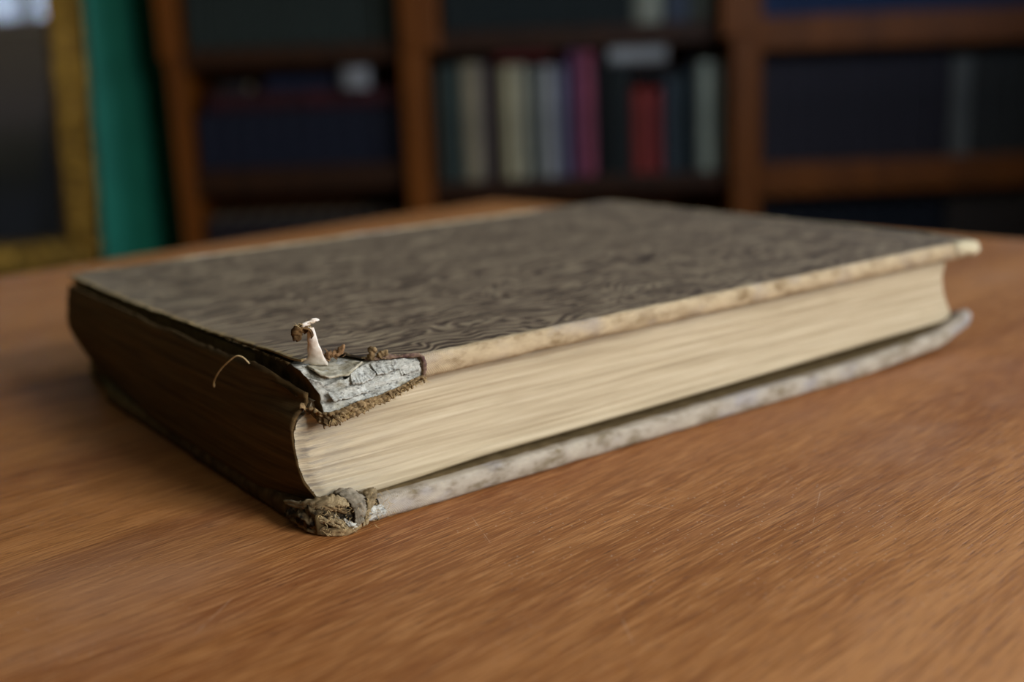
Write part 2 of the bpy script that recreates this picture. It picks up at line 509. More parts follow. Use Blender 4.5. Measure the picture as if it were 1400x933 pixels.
# ------------------------------------------------------------------ the old book (millimetres in its own frame)
MM = 0.001
book = tag(empty('old_book', (0, 0, TAB)), 'thick worn antique book with torn corner lying on the table', 'book')
BW, BL, BH = 242.0, 184.0, 36.0
cover_m, canvas_m, pages_m, expo_m = mat_cover(), mat_canvas(), mat_pages(), mat_exposed()
canvas_low = mat_canvas('grey_canvas_edge', (168, 158, 140), (112, 98, 70), (150, 150, 158))
dark_cloth = mat_simple('dark_olive_cloth', (62, 46, 26), (94, 74, 47), (260, 260, 260), 0.9, 0.1, 0.5, 0.0004)
olive = mat_simple('olive_turned_in_cloth', (88, 73, 46), (116, 98, 67), (240, 240, 240), 0.9, 0.1, 0.4, 0.0003)
spine_m = mat_simple('bare_brown_spine', (62, 47, 25), (92, 72, 42), (140, 18, 700), 0.85, 0.15, 0.6, 0.0004)
ochre = mat_simple('ochre_frayed_cloth', (78, 62, 40), (150, 126, 90), (500, 500, 500), 0.95, 0.1, 0.5, 0.0004)
fibre = mat_simple('pale_fibre', (178, 150, 100), (206, 182, 136), (300, 300, 300), 0.9, 0.1, 0)
brown_fibre = mat_simple('brown_fibre', (104, 76, 50), (148, 116, 82), (300, 300, 300), 0.9, 0.1, 0)
white_cloth = mat_simple('bleached_torn_cloth', (206, 190, 170), (232, 226, 214), (300, 300, 300), 0.95, 0.1, 0.5, 0.0003)
crumple_m = mat_simple('crumpled_cloth_crease_shade', (26, 22, 16), (124, 106, 76), (330, 330, 380), 0.95, 0.1, 0.9, 0.0006, 0.42, 0.68)  # black shade of the creases put into the noise colour
tan_cloth = mat_canvas('soiled_tan_cloth', (150, 132, 98), (74, 60, 38), (128, 122, 116))


def warp_low(x, y):
    """how far the back board has warped up"""
    return 2.6 * sm(175, 242, x) + 4.2 * sm(20, 0, math.hypot(BW - x, y) * 1.0) * sm(30, 0, y)


# ---- text block: leaves built up as layers
spine_prof = [(5.0, (1.6,)), (7.8, (0.2,)), (10.8, (-1.8,)), (15.4, (-3.1,)), (20.5, (-3.7,)), (24.0, (-3.6,)), (26.5, (-2.6,)), (28.6, (0.3,)), (31.4, (1.4,))]
fore_prof = [(5.0, (237.6,)), (9.1, (235.6,)), (12.4, (233.7,)), (17.7, (231.7,)), (22.7, (230.9,)), (27.5, (231.9,)), (31.4, (233.2,))]
NL, NX, NY = 86, 110, 60
V, F = [], []
def txz(k):
    return k / (NL - 1)
def block_pt(u, v, k):
    """u along x 0..1 ; v along y 0..1"""
    t = txz(k)
    zb = 5.2; zt = 31.0
    z0 = zb + (zt - zb) * t
    xl = lerp_poly(spine_prof, z0)[0]; xr = lerp_poly(fore_prof, z0)[0]
    x = xl + (xr - xl) * u
    z = (zb + 1.3 * sm(14, 50, x) + 2.8 * max(0.0, min(1.0, (x - 40) / 200)) ** 1.3) * (1 - t) + zt * t
    z -= 1.6 * sm(30, 0, x) * sm(30, 0, v * 172) * t * t
    y = 5.0 + v * 168.0
    x += (1 - u) * (1.0 * sm(80, 173, y) + 3.8 * sm(24, 5, z0) * sm(90, 173, y))
    return x, y, z
rows = []
xs_u = [0, 0.0015, 0.004, 0.008] + [0.008 + (1 - 0.008) * (i / (NX - 5)) ** 1.25 for i in range(1, NX - 4)]
NX = len(xs_u)
# head and tail faces
for side in (0, 1):
    base = len(V)
    for i, u in enumerate(xs_u):
        for k in range(NL):
            x, y, z = block_pt(u, side, k)
            j = 0.16 * (n1(k * 7.31, x * 0.02, side) + 0.6 * n1(k * 3.17, x * 0.09, 4)) + 0.5 * fbm(x * 0.012, z * 0.05, 3) + 0.35 * n1(k * 0.21, x * 0.015, 8)
            j += 0.9 * sm(0.012, 0.0, u) * (1 if k % 2 else 0.85)
            if k == 0: j += 0.3
            y += j if side == 0 else -j
            V.append((x, y, z + 0.05 * n1(x * 0.08, k * 0.7)))
    F += grid_faces(NX, NL, base)
# spine and fore-edge faces
for side in (0, 1):
    base = len(V)
    for i in range(NY):
        v = i / (NY - 1)
        for k in range(NL):
            x, y, z = block_pt(side, v, k)
            e = min(i, NY - 1 - i)
            off = 0.18 * n1(k * 5.7, y * 0.02, 7 + side) * (1 if e else 0)
            y2 = y + (0.9 if i == 0 else (-0.9 if i == NY - 1 else 0))
            V.append((x + (-off if side == 0 else off), y2, z))
    F += grid_faces(NY, NL, base)
# top and bottom leaves
for k in (0, NL - 1):
    base = len(V)
    for i in range(30):
        for j in range(24):
            V.append(block_pt(i / 29, j / 23, k))
    F += grid_faces(30, 24, base)
text = obj('text_block', V, F, pages_m, book, scale=MM, label='yellowed page edges, hollow at the fore edge')

def ribbon(name, path, widths, side, m, parent, n=40, k=11, seed=0.0, lump=0.25, thick=0.4, label=None, shift=(0, 0, 0), rag=0.0):
    """torn flap of cloth following a path, its width laid along `side`"""
    P = [p + Vector(shift) for p in smooth_path(path, n)]; W_ = smooth_path([(w_, 0, 0) for w_ in widths], n); sd = Vector(side).normalized(); V = []
    for i in range(n):
        t = (P[min(i + 1, n - 1)] - P[max(0, i - 1)]).normalized(); nn = t.cross(sd).normalized()
        for j in range(k):
            q = j / (k - 1) * 2 - 1
            wdt = W_[i].x * (1 + 0.25 * n1(i * 0.35, q * 1.2, seed) + rag * max(0, q) * (n1(i * 0.9, 0.3, seed) + 0.8 * n1(i * 2.3, 0.7, seed)))
            p = P[i] + sd * wdt * q + nn * (lump * n1(i * 0.25, q * 2.2, seed + 4) * 2 - 0.35 * W_[i].x * q * q) + t * 0.3 * n1(q * 3, seed)
            p.z = max(0.05, p.z); V.append(p)
    o = obj(name, V, grid_faces(n, k), m, parent, scale=MM, label=label)
    md = o.modifiers.new('thick', 'SOLIDIFY'); md.thickness = thick * MM; md.offset = 0
    return o


# ---- bare spine
V, F = [], []
NS, NZ = 120, 26
for i in range(NS):
    y = 6.0 + (172 - 6.0) * i / (NS - 1)
    zt = 34.3 + 0.5 * n1(y * 0.06, 2) + 0.35 * n1(y * 0.35, 5) - 3.0 * sm(24, 4, y) + 0.5 * sm(60, 30, y) * sm(15, 30, y)
    for j in range(NZ):
        t = j / (NZ - 1); z = 4.6 + (zt - 4.6) * t
        x = lerp_poly([(4.6, (-3.2,)), (8, (-3.8,)), (13, (-4.6,)), (20, (-5.0,)), (26, (-4.6,)), (30, (-3.9,)), (34, (-3.0,)), (36, (-2.4,))], z)[0]
        y2 = y - 5 * sm(20, 4, z) * sm(120, 172, y)
        xt = lerp_poly(spine_prof, min(z, 30))[0] - 0.45; kk = sm(4, 30, y); x = min(xt, 0.0) * (1 - kk) + x * kk if z > 9 else xt * (1 - kk) + x * kk
        x = x + 0.3 * n1(z * 0.9, y * 0.012, 3) + 0.22 * n1(z * 0.35, y * 0.1)
        x += 1.0 * sm(80, 172, y) + 4.4 * sm(24, 5, z) * sm(90, 172, y)
        V.append((x, y2, z))
F = grid_faces(NS, NZ)
sp = obj('spine', V, F, spine_m, book, scale=MM, label='bare dark brown spine with its cloth gone')
md = sp.modifiers.new('thick', 'SOLIDIFY'); md.thickness = 0.0006; md.offset = -1
# cloth hinge left between spine and board
V, F = [], []
for i in range(80):
    y = 9 + 166 * i / 79
    for j, (x, z) in enumerate(((-2.2, 32.2), (-0.8, 30.9), (0.8, 31.0), (2.2, 31.6), (3.6, 32.2))):
        V.append((x + 0.2 * n1(y * 0.2, j), y, z + 0.3 * n1(y * 0.13, j, 4) - 1.0 * sm(20, 5, y)))
hinge = obj('hinge', V, grid_faces(80, 5), dark_cloth, book, scale=MM, label='dark torn cloth hinge')

# ---- front board
front = obj('front_board', *(lambda P, n: ([(x, y, z) for z in (31.0, 34.3) for x, y in P],
            [tuple(range(n)), tuple(range(n, 2 * n))] + [(i, (i + 1) % n, n + (i + 1) % n, n + i) for i in range(n)]))(
            [(27, 1.0), (240, 1.0), (241, 3), (241, 182), (239, 183), (4, 183), (2.2, 181), (2.2, 30), (12, 24)], 9), [olive], book, smooth=False, scale=MM)


def left_edge(y):
    return 1.7 + 0.45 * n1(y * 0.11, 9) + 0.35 * n1(y * 0.5, 1) 


tear = [(0.4, 10.4), (3.5, 12.2), (8.8, 15.2), (11.5, 13.4), (13, 6.8), (15.4, 4.2), (19, 2.4), (23.7, 1.0), (26, 0.2)]
def tear_y(x):
    if x >= 26: return -0.1 + 0.15 * n1(x * 0.12, 3)
    return lerp_poly([(a, (b,)) for a, b in tear], x)[0] + 0.4 * n1(x * 1.3, 6)


LEFTZ = [(0, (1.7,)), (15, (1.5,)), (35, (0.9,)), (58, (0.2,)), (90, (-0.3,)), (123, (-0.9,)), (150, (-0.6,)), (174, (-0.1,)), (184, (0,))]
def top_z(x, y):
    return 35.9 + lerp_poly(LEFTZ, y)[0] * sm(26, 2, x) + 0.22 * fbm(x * 0.02, y * 0.02, 1, 3) + 0.12 * n1(x * 0.12, y * 0.1, 5) + 0.3 * sm(8, 2, x) * n1(y * 0.16, 2) - 0.5 * sm(BW - 4, BW, x)


V = []
NU, NV = 130, 100
for i in range(NU):
    u = (i / (NU - 1)) ** 1.5
    for j in range(NV):
        vv = (j / (NV - 1)) ** 1.35
        x = 0.4 + (BW - 0.4) * u
        ys = tear_y(x)
        y = ys + (BL - 0.4 - ys) * vv
        xl = left_edge(y)
        x2 = xl + (BW - xl) * u
        V.append((x2, y, top_z(x2, y) + 0.35 * sm(2.5, 0, y - ys) * sm(27, 24, x) * (0.5 + n1(x * 0.7, 8))))
cc = obj('cover_cloth', V, grid_faces(NU, NV), cover_m, front, scale=MM, label='dark brown cover cloth with a swirling grain')
md = cc.modifiers.new('thick', 'SOLIDIFY'); md.thickness = 0.0005; md.offset = -1


def perimeter(x0):
    """path of (x, y, nx, ny) along head edge, round the corner, fore edge, far corner, tail edge"""
    P = []
    n = 230
    for i in range(n): P.append((x0 + (BW - 4 - x0) * i / (n - 1), 0.0, 0, -1))
    for k in range(1, 8):
        a = math.pi / 2 * k / 8; P.append((BW - 4 + 4 * math.sin(a), 4 - 4 * math.cos(a), math.sin(a), -math.cos(a)))
    for i in range(80): P.append((BW, 4 + (BL - 8) * i / 79, 1, 0))
    for k in range(1, 8):
        a = math.pi / 2 * k / 8; P.append((BW - 4 + 4 * math.cos(a), BL - 4 + 4 * math.sin(a), math.cos(a), math.sin(a)))
    for i in range(120): P.append((BW - 4 - (BW - 10) * i / 119, BL, 0, 1))
    return P


def edge_strip(name, x0, prof, zfun, m, parent, seed, rag=0.25):
    V = []
    P = perimeter(x0); s = 0.0
    for i, (x, y, nx, ny) in enumerate(P):
        if i: s += math.hypot(x - P[i - 1][0], y - P[i - 1][1])
        swell = 1 + 0.10 * n1(s * 0.05, seed) + 0.10 * n1(s * 0.22, seed + 3)
        corner = sm(26, 3, math.hypot(BW - x, y))
        for j, (o, z) in enumerate(prof):
            oo = o * swell + rag * n1(s * 0.16, j * 0.6, seed) + 0.10 * n1(s * 0.8, j * 1.1, seed) + 0.4 * corner * n1(s * 0.3, j * 0.5, seed + 5)
            zz = z + rag * 0.7 * n1(s * 0.13, j * 0.4, seed + 9) + 0.1 * n1(s * 0.6, j, seed + 2)
            V.append((x + nx * oo, y + ny * oo, zfun(x, y, zz, j)))
    return obj(name, V, grid_faces(len(P), len(prof)), m, parent, scale=MM)


top_prof = [(-1.6, 36.05), (-0.6, 36.2), (0.05, 35.9), (0.55, 35.1), (0.75, 34.0), (0.75, 33.0), (0.5, 31.9), (-0.1, 31.1), (-1.2, 30.7), (-3.5, 30.9), (-6.0, 31.0)]
def ztop(x, y, z, j):
    c = sm(22, 2, math.hypot(BW - x, y))
    return z + (-0.4 * c if j < 5 else -0.3 * c) + 0.5 * sm(60, 26, x) * (1 if j > 5 and y < 1 else 0) * -0.6
e1 = edge_strip('worn_edge', 25.6, top_prof, ztop, canvas_m, front, 1.0)
e1['label'] = 'pale worn canvas edge of the cover'

V = []
for i in range(150):
    x = 34 + 176 * i / 149; e = sm(0, 0.06, i / 149) * sm(1, 0.9, i / 149)
    w0 = 3.2 * e * (1 + 0.7 * n1(x * 0.05, 3) + 0.4 * n1(x * 0.3, 8))
    for j in range(6):
        q = j / 5
        V.append((x, BL + 0.6 - (w0 + 0.8) * q, 36.1 + 0.75 * e * math.sin(math.pi * q) * (1 + 0.5 * n1(x * 0.2, j)) - 1.2 * (1 - q) ** 3))
obj('worn_edge', V, grid_faces(150, 6), canvas_m, front, scale=MM, label='pale frayed canvas along the far edge')

# ---- torn corner with the grey board laid bare
cols_front = [  # s, bottom-inner, bottom lip, mid, crease, tear line, under the cloth
    (0.00, (3.0, 9.0, 29.2), (1.3, 0.4, 27.0), (2.1, 3.4, 31.0), (0.5, 7.8, 35.6), (0.4, 11.0, 36.0), (2.5, 18.0, 35.4)),
    (0.16, (6.0, 7.0, 29.8), (4.5, -0.6, 27.8), (4.9, 2.0, 31.2), (3.4, 3.6, 34.0), (4.6, 12.6, 35.7), (6, 20.0, 35.4)),
    (0.32, (9.0, 6.0, 30.2), (8.5, -1.1, 28.6), (8.2, 0.9, 31.6), (7.6, 2.3, 34.2), (9.2, 15.0, 35.5), (10, 22.0, 35.4)),
    (0.50, (13.5, 6, 30.6), (13.0, -1.4, 29.0), (13, 0.3, 32.2), (12.6, 4.2, 35.6), (13.0, 7.4, 35.7), (14, 18.0, 35.4)),
    (0.74, (19.5, 5, 30.9), (19.3, -1.2, 29.8), (19.5, -0.3, 32.8), (18.6, 1.8, 35.9), (18.8, 3.0, 35.8), (20, 10.0, 35.4)),
    (1.00, (26.4, 4, 31.0), (26.2, -0.7, 31.0), (26.3, -0.5, 33.4), (26.2, 0.2, 35.6), (26.2, 1.0, 35.7), (27, 8.0, 35.4)),
]
cols_side = [
    (-1.0, (6, 40, 31.0), (2.1, 36, 31.2), (2.0, 36, 33.4), (2.0, 36, 35.5), (2.4, 36, 35.7), (6, 38, 35.4)),
    (-0.35, (5, 20, 30.2), (1.8, 15, 29.6), (1.6, 16, 32.6), (1.4, 17.5, 35.5), (2.0, 18.5, 35.7), (5, 24, 35.4)),
]
def col_at(cols, s):
    return [lerp_poly([(c[0], c[k]) for c in cols], s) for k in range(1, 7)]
allc = cols_side + cols_front
row_t = []
for k, n in enumerate((4, 9, 9, 11, 5)):
    row_t += [(k, i / n) for i in range(n)]
row_t.append((4, 1.0))
s_vals = [-1 + 0.6 * i / 10 for i in range(10)] + [-0.4 + 0.4 * i / 10 for i in range(10)] + [i / 64 for i in range(65)]
V, F, FM = [], [], []
for s in s_vals:
    c = col_at(allc, s)
    for k, t in row_t:
        p = Vector(c[k]).lerp(Vector(c[k + 1]), t)
        g = k + t
        if s >= -0.02:
            layer = n1(p.x * 0.10, p.y * 0.10, p.z * 1.7)
            d = 0.62 * fbm(p.x * 0.35, p.y * 0.35, p.z * 0.8, 4) + 0.45 * layer + 0.4 * (abs(n1(p.x * 0.55, p.z * 1.3, 4)) - 0.25)
            fade = sm(0.0, 0.06, s) * sm(1.0, 0.96, s) * sm(0.2, 1.0, g) * sm(4.3, 3.7, g)
            p += Vector((0.1, -0.75, 0.55)) * d * fade
            crack = 1.9 * sm(0.24, 0.0, abs(g - 3.0 + 0.22 * n1(s * 9, 2))) * sm(-0.02, 0.06, s) * sm(0.56, 0.42, s)
            p += Vector((0.0, 0.9, -0.9)) * crack
            crack2 = sm(0.16, 0.0, abs(g - 1.62 - 0.25 * s + 0.2 * n1(s * 7, 5))) * sm(0.62, 0.3, s)
            p += Vector((0.0, 0.8, 0.0)) * crack2
            if 2.2 < g < 3.0: p += Vector((0, -0.35, 0.25)) * sm(0.3, 0.5, s) * max(0, n1(s * 14, g * 2.2))
        else:
            p += Vector((0.35 * n1(p.y * 0.3, p.z * 0.5), 0, 0.2 * n1(p.y * 0.4, g)))
        V.append(p)
nr = len(row_t)
F = grid_faces(len(s_vals), nr)
FM = [0 if s_vals[i] >= -0.005 else 1 for i in range(len(s_vals) - 1) for j in range(nr - 1)]
obj('bare_corner', V, F, [expo_m, dark_cloth], front, fmat=FM, scale=MM, label='torn corner with grey layered board laid bare')

# rolled lip of torn cloth above the bare board, and the frayed turn-in below it
def ragged_roll(name, path, rad, m, parent, n=90, amp=0.35, seed=0.0, sides=10):
    P = smooth_path(path, n); V, F = tube(P, [1] * n, sides)
    V2 = []
    for i in range(n):
        c = P[i]
        e = min(1, i / 4, (n - 1 - i) / 4)
        for k in range(sides):
            d = (V[i * sides + k] - c)
            q = c + d * rad
            r = rad * (0.35 + 0.65 * e) * (1 + amp * (1.5 * n1(q.x * 0.5, q.y * 0.5, q.z * 0.7 + seed) + 1.6 * n1(q.x * 1.4, q.y * 1.4, q.z * 1.5 + seed) + 0.9 * n1(q.x * 3.4, q.y * 3.4, q.z * 3.4 + seed)))
            V2.append(c + d * max(0.12, r))
    return obj(name, V2, F, m, parent, scale=MM)


corner_m = mat_canvas('whitened_corner_cloth', (206, 194, 160), (150, 128, 84), (196, 192, 182))
ragged_roll('worn_corner', [(228, 0.2, 34.0), (233, 0.0, 33.9), (237.5, 0.1, 33.6), (240.6, 1.2, 33.2), (241.2, 4.5, 33.2), (241.1, 10, 33.6)], 2.35, corner_m, front, 60, 0.16, 2, 14)
purple = mat_simple('torn_cloth_rim', (84, 62, 58), (150, 128, 104), (400, 400, 400), 0.9, 0.1, 0.5, 0.0003)
ragged_roll('torn_rim', [(14.6, 5.2, 36.3), (17, 3.4, 36.5), (20, 1.9, 36.5), (23.6, 0.6, 36.4), (25.8, -0.2, 36.1), (26.2, -0.8, 35.0), (26.2, -1.1, 33.2), (26.0, -1.0, 31.6), (25.9, -0.7, 30.9)], 0.5, purple, front, 90, 0.3, 2)
ribbon('torn_turn_in', [(0.6, 4.4, 27.6), (1.0, 0.6, 26.6), (2.5, -0.9, 26.5), (5.5, -1.5, 27.2), (8.5, -1.9, 27.9), (11.5, -2.0, 28.4), (14.5, -2.0, 28.7), (17.5, -1.7, 29.3), (20.5, -1.5, 30.0), (23.5, -1.2, 30.7), (26.5, -0.9, 31.3)], [1.0, 1.5, 1.45, 1.3, 1.3, 1.0, 0.95, 0.8, 0.65, 0.6, 0.45], (0.12, -0.35, -0.9), ochre, front, 150, 11, 5.0, 0.55, 0.35, rag=0.45)
for k in range(11):
    x = 2 + 23.5 * (k + random.uniform(0.1, 0.9)) / 11; zt = lerp_poly([(0, (26.8,)), (13, (28.7,)), (26, (31.0,))], x)[0]
    r0 = random.uniform(0.22, 0.5) * (1.2 - x * 0.02)
    ragged_roll('torn_tuft', [(x - r0 * 1.4, -1.5, zt + random.uniform(-0.3, 0.5)), (x - r0 * 0.3, -2.2, zt + random.uniform(-0.2, 0.8)), (x + r0, -2.3, zt + random.uniform(-0.8, 0.2)), (x + r0 * 1.8, -1.8, zt - random.uniform(0.4, 1.2))], r0, ochre, front, 20, 0.6, k * 1.7, 9)
def flake(outline_lo, outline_hi, lift, m, seed, nu=36, nv=12, curl=0.5):
    V = []
    for i in range(nu):
        t = i / (nu - 1)
        a = Vector(lerp_poly(outline_lo, t)); b = Vector(lerp_poly(outline_hi, t))
        a += Vector((0.3 * n1(t * 9, seed), 0.35 * n1(t * 13, seed + 2), 0.25 * n1(t * 21, seed + 4)))
        for j in range(nv):
            q = j / (nv - 1); p = a.lerp(b, q)
            up = lift * (1 - q) ** 0.7 + curl * (1 - q) ** 3 + 0.35 * fbm(p.x * 0.5, p.y * 0.5, seed, 3) * min(1, 3 * q + 0.4)
            V.append(p + Vector((0, -0.45, 0.85)) * up)
    o = obj('board_flake', V, grid_faces(nu, nv), m, front, scale=MM)
    md = o.modifiers.new('thick', 'SOLIDIFY'); md.thickness = 0.45 * MM; md.offset = -1
flake_m = mat_simple('lifted_board_flake', (116, 108, 82), (186, 180, 160), (420, 420, 420), 0.95, 0.1, 0.9, 0.0005, 0.3, 0.6)
flake([(0, (2.6, 6.4, 35.4)), (0.3, (4.4, 3.2, 34.0)), (0.6, (8.6, 2.2, 34.2)), (1, (13.6, 4.8, 35.6))], [(0, (3.0, 10.8, 35.9)), (0.35, (6, 12.6, 35.6)), (0.65, (9.8, 13.2, 35.5)), (1, (13.2, 7.6, 35.7))], 0.5, flake_m, 1.0, curl=0.25)
flake([(0, (8.4, 0.4, 32.3)), (0.4, (10.6, 0.0, 32.2)), (0.8, (13.4, 0.1, 32.6)), (1, (14.6, 1.0, 33.4))], [(0, (9.4, 2.4, 34.5)), (0.5, (12, 3.6, 35.2)), (1, (14.4, 4.4, 35.8))], 0.3, expo_m, 5.0, curl=0.6)
flake([(0, (14.6, 0.3, 33.2)), (0.5, (17.2, -0.2, 33.4)), (1, (20, 0.0, 33.8))], [(0, (14.8, 3.0, 35.7)), (0.5, (17.6, 2.4, 36)), (1, (20.4, 1.4, 35.9))], 0.25, expo_m, 8.0, curl=0.5)
flake([(0, (3.4, -0.2, 29.8)), (0.5, (7.4, -0.6, 30.0)), (1, (11.6, -0.9, 30.6))], [(0, (3.2, 1.8, 31.6)), (0.5, (7.0, 1.0, 32.0)), (1, (11.4, 0.4, 32.2))], 0.1, expo_m, 12.0, curl=0.35)
flake([(0, (20.6, -0.6, 32.4)), (0.5, (23, -0.7, 32.7)), (1, (25.4, -0.7, 33.0))], [(0, (20.4, 0.2, 34.4)), (0.5, (23, 0.1, 34.9)), (1, (25.4, 0.1, 35.2))], 0.1, expo_m, 16.0, curl=0.4)
for nm, pth, r in (('torn_tuft', [(15.2, 4.6, 36.4), (15.6, 3.9, 37.3), (16.0, 3.7, 38.4), (16.9, 3.4, 38.6)], 0.75),
                   ('torn_tuft', [(17.0, 3.6, 36.6), (18.2, 2.9, 37.2), (19.2, 2.4, 36.8)], 0.7)):
    ragged_roll(nm, pth, r, ochre, front, 22, 0.5, 8)

# curled scrap of cloth standing up from the corner
V = []
spath = smooth_path([(5.6, 11.6, 35.8), (5.3, 10.2, 37.4), (4.6, 9.2, 39.6), (4.0, 8.6, 42.0), (3.6, 8.2, 44.0), (3.2, 8.0, 45.2)], 26)
for i, p in enumerate(spath):
    t = i / 25; wd = 2.1 * (1 - t) ** 2.4 + 0.8 + 0.25 * n1(t * 6, 1)
    for j in range(9):
        q = j / 8 * 2 - 1
        V.append(p + Vector((0.80, -0.59, -0.12)) * (wd * q) + Vector((-0.56, -0.8, 0)) * (0.5 * (1 - q * q) + 0.15 * n1(i * 0.3, q * 3)))
cs = obj('torn_scrap', V, grid_faces(26, 9), white_cloth, front, scale=MM, label='whitish scrap of torn cloth curling up')
md = cs.modifiers.new('thick', 'SOLIDIFY'); md.thickness = 0.0004; md.offset = 0
# its curled head
V = []
for i in range(22):
    a = -0.5 + 3.6 * i / 21
    rr = 2.0 - 0.5 * i / 21
    cx, cz = 1.6, 43.9
    for j in range(7):
        q = j / 6 * 2 - 1
        V.append(Vector((cx, 8.2, cz)) + Vector((0.81, -0.58, 0)) * (rr * math.cos(a) * 1.15 + 0.15 * n1(i * 0.5, j)) + Vector((0, 0, 1)) * (rr * math.sin(a) * 0.95 + 0.25 * n1(j * 0.9, i * 0.35, 3)) + Vector((0.57, 0.81, 0)) * q * (1.3 - 0.5 * i / 21))
dark_curl = mat_simple('dark_brown_cloth', (58, 42, 24), (110, 84, 52), (500, 500, 500), 0.95, 0.1, 0.6, 0.0004)
ragged_roll('scrap_curl', [(3.0, 8.4, 44.6), (1.8, 8.6, 44.9), (0.6, 8.8, 44.4), (0.4, 8.8, 43.4), (1.2, 8.6, 42.7)], 1.0, dark_curl, front, 30, 0.4, 21, 12)
cu = obj('scrap_curl', V, grid_faces(22, 7), dark_curl, front, scale=MM, label='brown curled end of the torn scrap')
md = cu.modifiers.new('thick', 'SOLIDIFY'); md.thickness = 0.0003
ragged_roll('scrap_tip', [(1.2, 8.0, 45.2), (2.0, 7.9, 46.0), (3.2, 7.8, 46.1), (4.3, 7.6, 46.6), (5.4, 7.5, 46.5)], 0.42, white_cloth, front, 24, 0.4, 4)
fz = Fuzz()
for k in range(26):
    fz.add((random.uniform(7.4, 11.5), random.uniform(8.6, 12), random.uniform(36.0, 37.4)), (random.uniform(-1, 1), random.uniform(-0.8, 0.4), random.uniform(0.1, 1.3)), random.uniform(1.2, 3.4), random.uniform(0.05, 0.13), 0.35)
fz.done('brown_fluff', brown_fibre, front)
ragged_roll('torn_tuft', [(7.6, 11.4, 36.2), (8.6, 10.6, 37.3), (9.8, 10.0, 37.4), (11.0, 9.4, 37.9), (11.7, 9.0, 39.6)], 0.75, brown_fibre, front, 26, 0.6, 11)
fz = Fuzz()
for k in range(20):
    fz.add((random.uniform(0.2, 4.6), random.uniform(7.2, 8.6), random.uniform(45, 46.2)), (random.uniform(-1, 0.6), 0, random.uniform(-0.2, 0.9)), random.uniform(0.8, 2.2), 0.06, 0.4)
for k in range(150):      # ragged spine-side edge of the cover cloth
    y = 16 + 160 * random.random() ** 1.6
    fz.add((left_edge(y), y, 35.9), (-1, random.uniform(-1, 1), random.uniform(-0.3, 0.5)), random.uniform(0.3, 0.9), 0.06, 0.4)
for k in range(220):       # under the bare corner
    x = random.uniform(1.5, 26); fz.add((x, -1.9, 26.3 + x * 0.18), (random.uniform(-0.6, 0.6), -0.6, random.uniform(-1, 0.2)), random.uniform(0.6, 2.0), 0.065, 0.5)
for k in range(60):
    x = random.uniform(14, 26.5); fz.add((x, tear_y(x) - 0.1, 36.5), (random.uniform(-0.6, 0.6), -0.4, random.uniform(0, 1)), random.uniform(0.3, 0.8), 0.05, 0.5)
for k in range(80):
    x = random.uniform(27, 242); fz.add((x, -0.5, 35.5), (random.uniform(-0.6, 0.6), -0.6, random.uniform(0, 1)), random.uniform(0.3, 0.7), 0.05, 0.5)
fz.done('frayed_fibres', fibre, front)
ragged_roll('spine_rag', [(-1.6, 5.6, 29.4), (-1.0, 5.4, 28.3), (-0.2, 5.2, 27.6), (0.4, 5.0, 26.8)], 0.6, ochre, book, 24, 0.5, 3)

# loose thread at the spine
V, F = tube(smooth_path([(-3.2, 27.4, 34.6), (-4.4, 27.9, 36.2), (-5.5, 29.1, 36.5), (-6.5, 31.8, 34.8), (-7.0, 35.0, 32.7), (-7.2, 38.0, 30.4), (-7.2, 39.9, 28.6), (-7.0, 40.7, 27.0)], 40), [0.16] * 34 + [0.18, 0.21, 0.25, 0.27, 0.23, 0.14], 6)
obj('loose_thread', V, F, fibre, book, scale=MM, label='pale loose thread hooked over the spine')

# ---- back board
V = []
nb, mb = 70, 24
for zz in (0.5, 5.0):
    for i in range(nb):
        for j in range(mb):
            y = 0.9 + 182 * (j / (mb - 1)) ** 1.7
            xs_ = -2.4 + 7 * sm(140, 175, y); x = xs_ + (240.8 - xs_) * i / (nb - 1)
            V.append((x, y, zz + warp_low(x, y)))
F = grid_faces(nb, mb) + grid_faces(nb, mb, nb * mb)
for i in range(nb - 1):
    for j in (0, mb - 1):
        a, b = i * mb + j, (i + 1) * mb + j; F.append((a, b, b + nb * mb, a + nb * mb))
for j in range(mb - 1):
    for i in (0, nb - 1):
        a, b = i * mb + j, i * mb + j + 1; F.append((a, b, b + nb * mb, a + nb * mb))
back = obj('back_board', V, F, olive, book, scale=MM)
low_prof = [(-3.0, 5.15), (-1.4, 5.3), (-0.4, 5.35), (0.3, 5.0), (0.65, 4.1), (0.7, 3.0), (0.65, 1.9), (0.35, 0.8), (-0.3, 0.12), (-1.6, 0.02), (-4, 0.3)]
def zlow(x, y, z, j): return max(0.02, z) + warp_low(x, y)
e2 = edge_strip('worn_edge', 12.5, low_prof, zlow, canvas_low, back, 21.0)
e2['label'] = 'greyish worn canvas edge of the back cover'
# joint of the back cover along the spine
V = []
for i in range(110):
    y = 4 + 166 * i / 109
    for j, (x, z) in enumerate(((1.0, 5.2), (-1.2, 5.3), (-2.6, 4.9), (-3.4, 3.9), (-3.6, 2.7), (-3.4, 1.5), (-2.8, 0.4), (0.0, 0.05))):
        x += 5.5 * sm(60, 170, y)
        V.append((x + 0.35 * n1(y * 0.12, j * 0.5, 3) + 0.15 * n1(y * 0.6, j, 1), y, max(0.02, z + 0.35 * n1(y * 0.1, j * 0.3, 7) + 0.1 * n1(y * 0.7, j))))
obj('back_joint', V, grid_faces(110, 8), dark_cloth, back, scale=MM, label='dark cloth along the back joint')

